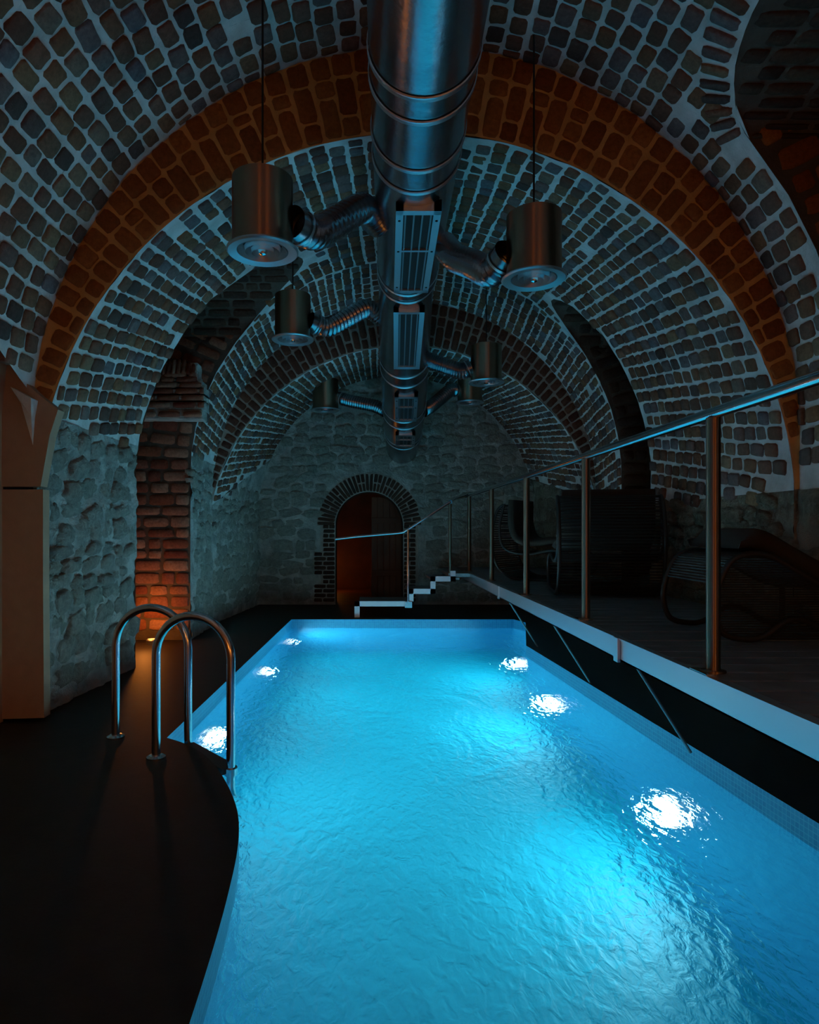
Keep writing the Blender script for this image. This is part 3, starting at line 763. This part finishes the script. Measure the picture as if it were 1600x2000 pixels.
# ------------------------------------------------------------------ ventilation duct
t = empty('ventilation_duct', (.34, 6, 3.3), 'long round galvanised ventilation duct under the vault crown', 'duct')
DP = [(0.6, .18, 3.35, .25), (5.84, .343, 3.35, .245), (6.5, .37, 3.22, .26), (7.4, .42, 3.03, .275), (8.6, .48, 2.80, .28), (9.7, .53, 2.60, .27), (10.32, .55, 2.50, .255)]
def duct(d):
    for a, b2 in zip(DP[:-1], DP[1:]):
        if d <= b2[0]: k = (d-a[0])/(b2[0]-a[0]); return [lerp(a[i], b2[i], k) for i in (1, 2, 3)]
    return list(DP[-1][1:])
joints = [.6, 2.85, 3.02, 3.43, 3.65, 5.25, 5.42, 7.05, 7.28, 8.35, 8.6, 9.35, 9.5, 10.32]
def ringset(ds, rad_off):
    P = []; R_ = []
    for d in ds: q = duct(d); P.append((q[0], d, q[1])); R_.append(q[2]+rad_off(d))
    return P, R_
for a, b2 in zip(joints[:-1], joints[1:]):
    k = max(3, int((b2-a)/.1)); P, R_ = ringset(np.linspace(a+.004, b2-.004, k+1), lambda d: 0)
    smooth_angle(MB().tube(P, R_, 48, caps=False).build('duct_section', 'galv', t), 60)
for d in joints[1:-1]:
    P, R_ = ringset([d-.018, d-.014, d-.004, d, d+.004, d+.014, d+.018], lambda x: {0: .004, 1: .009, 2: .003}.get(int(abs(x-d)*100+.5) if False else (1 if .008 < abs(x-d) < .016 else (2 if abs(x-d) <= .005 else 0))))
    smooth_angle(MB().tube(P, R_, 48, caps=False).build('coupling_ring', 'steel_dull', t), 25)
q = duct(.6); MB().lathe([(.001, 0), (q[2], 0)], (q[0], .6, q[1]), 'Y', 32).build('end_cap', 'galv', t)
for gi, (g0, g1) in enumerate(((3.80, 5.12), (5.58, 6.75), (7.42, 8.2), (8.72, 9.25))):
    Wg = .135
    def gp(d, u, up):            # u across, at the underside
        c = duct(d); zb = c[1]-c[2]-.014; return (c[0]+.02+u, d, zb-up)
    def bar(d0, d1, u0, u1, h0, h1):
        mb = MB(); v = [gp(dd, u, hh) for hh in (h0, h1) for dd in (d0, d1) for u in (u0, u1)]
        return mb.add(v, [(0, 2, 3, 1), (4, 5, 7, 6), (0, 1, 5, 4), (2, 6, 7, 3), (0, 4, 6, 2), (1, 3, 7, 5)])
    fr = MB()
    for aa in ((g0, g1, -Wg, -Wg+.045), (g0, g1, Wg-.045, Wg), (g0, g0+.05, -Wg, Wg), (g1-.05, g1, -Wg, Wg)):
        b3 = bar(*aa, -.055, .014); fr.add(b3.v, b3.f)
    fo = fr.build('grille_frame', 'steel_dull', t)
    b3 = bar(g0+.04, g1-.04, -Wg+.04, Wg-.04, -.008, -.002); o = b3.build('grille_void', 'dark', t)
    for j in range(4):
        u = -Wg+.058+j*(2*Wg-.116)/3; b3 = bar(g0+.05, g1-.05, u-.005, u+.005, -.002, .010)
        me_o = b3.build('slat', 'strut', t); me_o.parent = fo; 
    dm = lerp(g0, g1, .42); b3 = bar(dm-.012, dm+.012, -Wg+.04, Wg-.04, -.002, .013); o = b3.build('crossbar', 'steel_dull', t); o.parent = fo
    for uu in (-Wg+.022, Wg-.022):
        for dd in (g0+.12, dm, g1-.12):
            c = gp(dd, uu, .014); o = MB().lathe([(.001, -.006), (.008, -.004), (.009, .002)], c, n=10).build('screw', 'dark', t); o.parent = fo
# fo children were built relative to the duct empty; frame itself has no offset, so locations agree

# ------------------------------------------------------------------ air diffuser drums
def drum(loc, top, rb, hh, rodtop, side, attach, label):
    x, y, z = loc
    t = empty('air_diffuser', loc, label, 'air vent', 'hanging air diffuser drums')
    smooth_angle(MB().lathe([(rb-.004, .015), (rb, .0), (rb, hh), (rb-.012, hh+.008), (.001, hh+.010)], loc, n=48).build('drum', 'bronze', t), 35)
    smooth_angle(MB().lathe([(rb-.01, .004), (rb+.028, -.004), (rb+.030, -.012), (rb+.022, -.020), (rb-.025, -.012), (rb-.03, .01)], loc, n=48).build('flange', 'steel_dull', t), 35)
    for k, r in enumerate((.82, .60, .38)):
        smooth_angle(MB().lathe([(rb*r, .02-.01*k), (rb*r-.004, -.012-.006*k), (rb*(r-.17), .03-.004*k)], loc, n=40).build('louvre_ring', 'steel_dull', t), 35)
    smooth_angle(MB().lathe([(.001, -.034), (rb*.12, -.028), (rb*.17, .0)], loc, n=24).build('centre_cone', 'steel', t), 50)
    MB().lathe([(rb*.9, .05), (.001, .05)], loc, n=32).build('inner_void', 'dark', t)
    MB().tube([(x, y, z+hh), (x, y, rodtop)], .006, 8).build('hanging_rod', 'cable', t)
    MB().lathe([(.02, hh+.009), (.02, hh+.03), (.001, hh+.03)], loc, n=14).build('rod_nut', 'steel', t)
    # corrugated hose from drum to duct
    hz = z+hh*.40; dq = duct(attach[0]); ex = dq[0]+side*dq[2]*.9
    P0 = Vector((x-side*rb*.97, y, hz)); P3 = Vector((ex, attach[0], dq[1]+attach[1]))
    ctl = [P0, P0+(P3-P0)*.22+Vector((0, 0, attach[2])), P0+(P3-P0)*.5+Vector((0, 0, (attach[2]+attach[3])*.5)), P0+(P3-P0)*.78+Vector((0, 0, attach[3])), P3]
    C_ = catmull([tuple(p) for p in ctl], 24); R_ = []
    nC = len(C_)
    for i in range(nC):
        R_.append(.086+(.006*math.sin(i*2*PI/4.0) if i > 14 else 0)+(.008 if i in (13, 14) else 0))
    smooth_angle(MB().tube(C_, R_, 28, caps=False).build('flexible_hose', 'galv', t), 50)
    smooth_angle(MB().tube([tuple(Vector(C_[10])), tuple(Vector(C_[12]))], .095, 28, caps=False).build('hose_clamp', 'steel_dull', t), 50)
    return t
def dz(px_, py_, z): d = F*(z-CAMZ)/(1034-py_); return ((px_-719)/F*d, d, z)
L1 = dz(513, 487, 2.70); R1 = dz(1043, 541, 2.68); L2 = dz(572, 661, 2.95); R2 = dz(950, 745, 2.80); L3 = dz(637, 793, 3.0)
drum(L1, None, .162, .37, 4.05, -1, (4.28, -.13, -.06, .10), 'nearest left hanging drum diffuser with amber streak')
drum(R1, None, .158, .36, 4.10, 1, (4.50, -.16, -.13, -.08), 'nearest right hanging drum diffuser beside the duct')
drum(L2, None, .163, .39, 3.72, -1, (6.30, .0, -.06, .10), 'second left hanging drum diffuser, mid distance')
drum(R2, None, .166, .38, 3.93, 1, (7.05, -.05, -.06, -.02), 'second right hanging drum diffuser, mid distance')
drum((L3[0], 9.3, 2.93), None, .185, .42, 3.7, -1, (9.0, .12, .0, .03), 'farthest left hanging drum diffuser near the end wall')
drum((1.42, 9.0, 2.98), None, .17, .40, 3.6, 1, (8.6, -.02, .06, .0), 'farthest right drum diffuser, mostly hidden behind another')

# ------------------------------------------------------------------ rattan loungers on the platform
def strands(mb, A, B, n_, r=.006):
    """parallel strands between two rail polylines"""
    def at(P, t):
        P = [Vector(p) for p in P]; ls = [(b2-a).length for a, b2 in zip(P[:-1], P[1:])]; s = t*sum(ls)
        for a, b2, l_ in zip(P[:-1], P[1:], ls):
            if s <= l_ or b2 is P[-1]: return a.lerp(b2, min(1, s/max(l_, 1e-6)))
            s -= l_
        return P[-1]
    for i in range(n_):
        q = (i+.5)/n_; mb.tube([at(A, q), at(B, q)], r, 5, caps=False)
    return mb
def lounge_chair(loc, rot, label, wd=.84):
    """high-backed wavy chair: closed side loops (back, seat, curled base) with strands across, and a cushion"""
    t = empty('lounge_chair', loc, label, 'chair', 'rattan loungers on the platform')
    side = catmull([(-.30, .90), (-.36, .62), (-.30, .38), (-.02, .31), (.30, .36), (.52, .30), (.56, .14), (.40, .03), (.10, .02), (-.20, .03), (-.40, .18), (-.46, .50), (-.40, .80), (-.30, .90)], 6)
    cr, sr = math.cos(rot), math.sin(rot)
    def W(u, v, z): return (loc[0]+u*cr-v*sr, loc[1]+u*sr+v*cr, loc[2]+z)      # u across, v forward
    A = [W(-wd/2, v, z) for v, z in side]; B = [W(wd/2, v, z) for v, z in side]
    for P in (A, B): smooth_angle(MB().tube(P[:-1], .016, 8, closed=True).build('side_rail', 'rattan', t), 60)
    ib = len(side)
    back = int(ib*.36); 
    o = strands(MB(), A[:back], B[:back], 30).build('woven_seat', 'rattan', t); o['kind'] = 'stuff'
    o = strands(MB(), A[back:], B[back:], 74).build('woven_base', 'rattan', t); o['kind'] = 'stuff'
    cs = catmull([(-.27, .955), (-.28, .66), (-.20, .46), (0, .395), (.28, .43), (.46, .40)], 5); V = []; Fc = []
    th = .09; prof = []
    for i, (v, z) in enumerate(cs):
        a = cs[max(0, i-1)]; c = cs[min(len(cs)-1, i+1)]; tx, tz = c[0]-a[0], c[1]-a[1]; l_ = math.hypot(tx, tz); nx, nz = -tz/l_, tx/l_
        if nz < 0 and abs(nz) > abs(nx): nx, nz = -nx, -nz
        if nx < 0 and abs(nx) >= abs(nz): nx, nz = -nx, -nz
        e = th*(.5+.5*math.sin(PI*min(1, max(0, (i+1)/(len(cs)+1))))**.3)
        for (u, k) in ((-wd*.44, .1), (-wd*.47, .5), (-wd*.42, 1), (wd*.42, 1), (wd*.47, .5), (wd*.44, .1)):
            V.append(W(u, v+nx*e*k, z+nz*e*k))
    m_ = 6
    for i in range(len(cs)-1):
        for j in range(m_): Fc.append((i*m_+j, i*m_+(j+1) % m_, (i+1)*m_+(j+1) % m_, (i+1)*m_+j))
    Fc += [tuple(range(m_)), tuple(range((len(cs)-1)*m_+m_-1, (len(cs)-1)*m_-1, -1))]
    MB().add(V, Fc).build('cushion', 'cushion', t, True)
lounge_chair((2.16, 5.95, PZ), -.18, 'black rattan lounge chair seen from behind, centre of the platform', .86)
lounge_chair((2.06, 7.75, PZ), PI+.9, 'farthest black rattan lounge chair turned sideways', .66)
# low wavy chaise nearest the camera
t = empty('chaise_longue', (2.4, 3.6, PZ), 'low wavy black rattan chaise at the right edge of view', 'chaise', 'rattan loungers on the platform')
up = catmull([(1.86, .30), (1.92, .42), (2.02, .465), (2.14, .45), (2.30, .36), (2.45, .28), (2.58, .25)], 6)
lo = catmull([(1.86, .30), (1.84, .18), (1.88, .05), (2.0, .015), (2.10, .03), (2.20, .10), (2.28, .12), (2.38, .08), (2.48, .02), (2.58, .015)], 6)
YF, YB = 3.42, 4.02
loop = up+lo[::-1][:-1]
for yy in (YF, YB): smooth_angle(MB().tube([(x, yy, PZ+z+.004) for x, z in loop], .017, 8, closed=True).build('side_rail', 'rattan', t), 60)
mb = strands(MB(), [(x, YF, PZ+z+.004) for x, z in up], [(x, YB, PZ+z+.004) for x, z in up], 50); mb.build('woven_top', 'rattan', t)['kind'] = 'stuff'
mb = MB()
def inter(P, x):
    for a, b2 in zip(P[:-1], P[1:]):
        if min(a[0], b2[0]) <= x <= max(a[0], b2[0]) and a[0] != b2[0]: return lerp(a[1], b2[1], (x-a[0])/(b2[0]-a[0]))
for i in range(34):
    z = .02+i*.013; xs = [x for x in np.linspace(1.87, 2.57, 70) if (inter(lo[6:], x) or 9) < z < (inter(up, x) or -9)]
    if len(xs) > 3: mb.tube([(xs[0], YF+.01, PZ+z), (xs[-1], YF+.01, PZ+z)], .004, 5, caps=False)
mb.build('woven_side', 'rattan', t)['kind'] = 'stuff'
V = []; Fc = []; cu = [(x, z) for x, z in up[10:]]
for i, (x, z) in enumerate(cu):
    e = .10*min(1, i/5)
    for (yy, k) in ((YF+.03, .02), (YF+.01, .06), (YF+.05, .02+e), (YB-.05, .02+e), (YB-.01, .06), (YB-.03, .02)): V.append((x, yy, PZ+z+.02+k))
m_ = 6
for i in range(len(cu)-1):
    for j in range(m_): Fc.append((i*m_+j, i*m_+(j+1) % m_, (i+1)*m_+(j+1) % m_, (i+1)*m_+j))
Fc += [tuple(range(m_)), tuple(range((len(cu)-1)*m_+m_-1, (len(cu)-1)*m_-1, -1))]
MB().add(V, Fc).build('cushion', 'cushion', t, True)
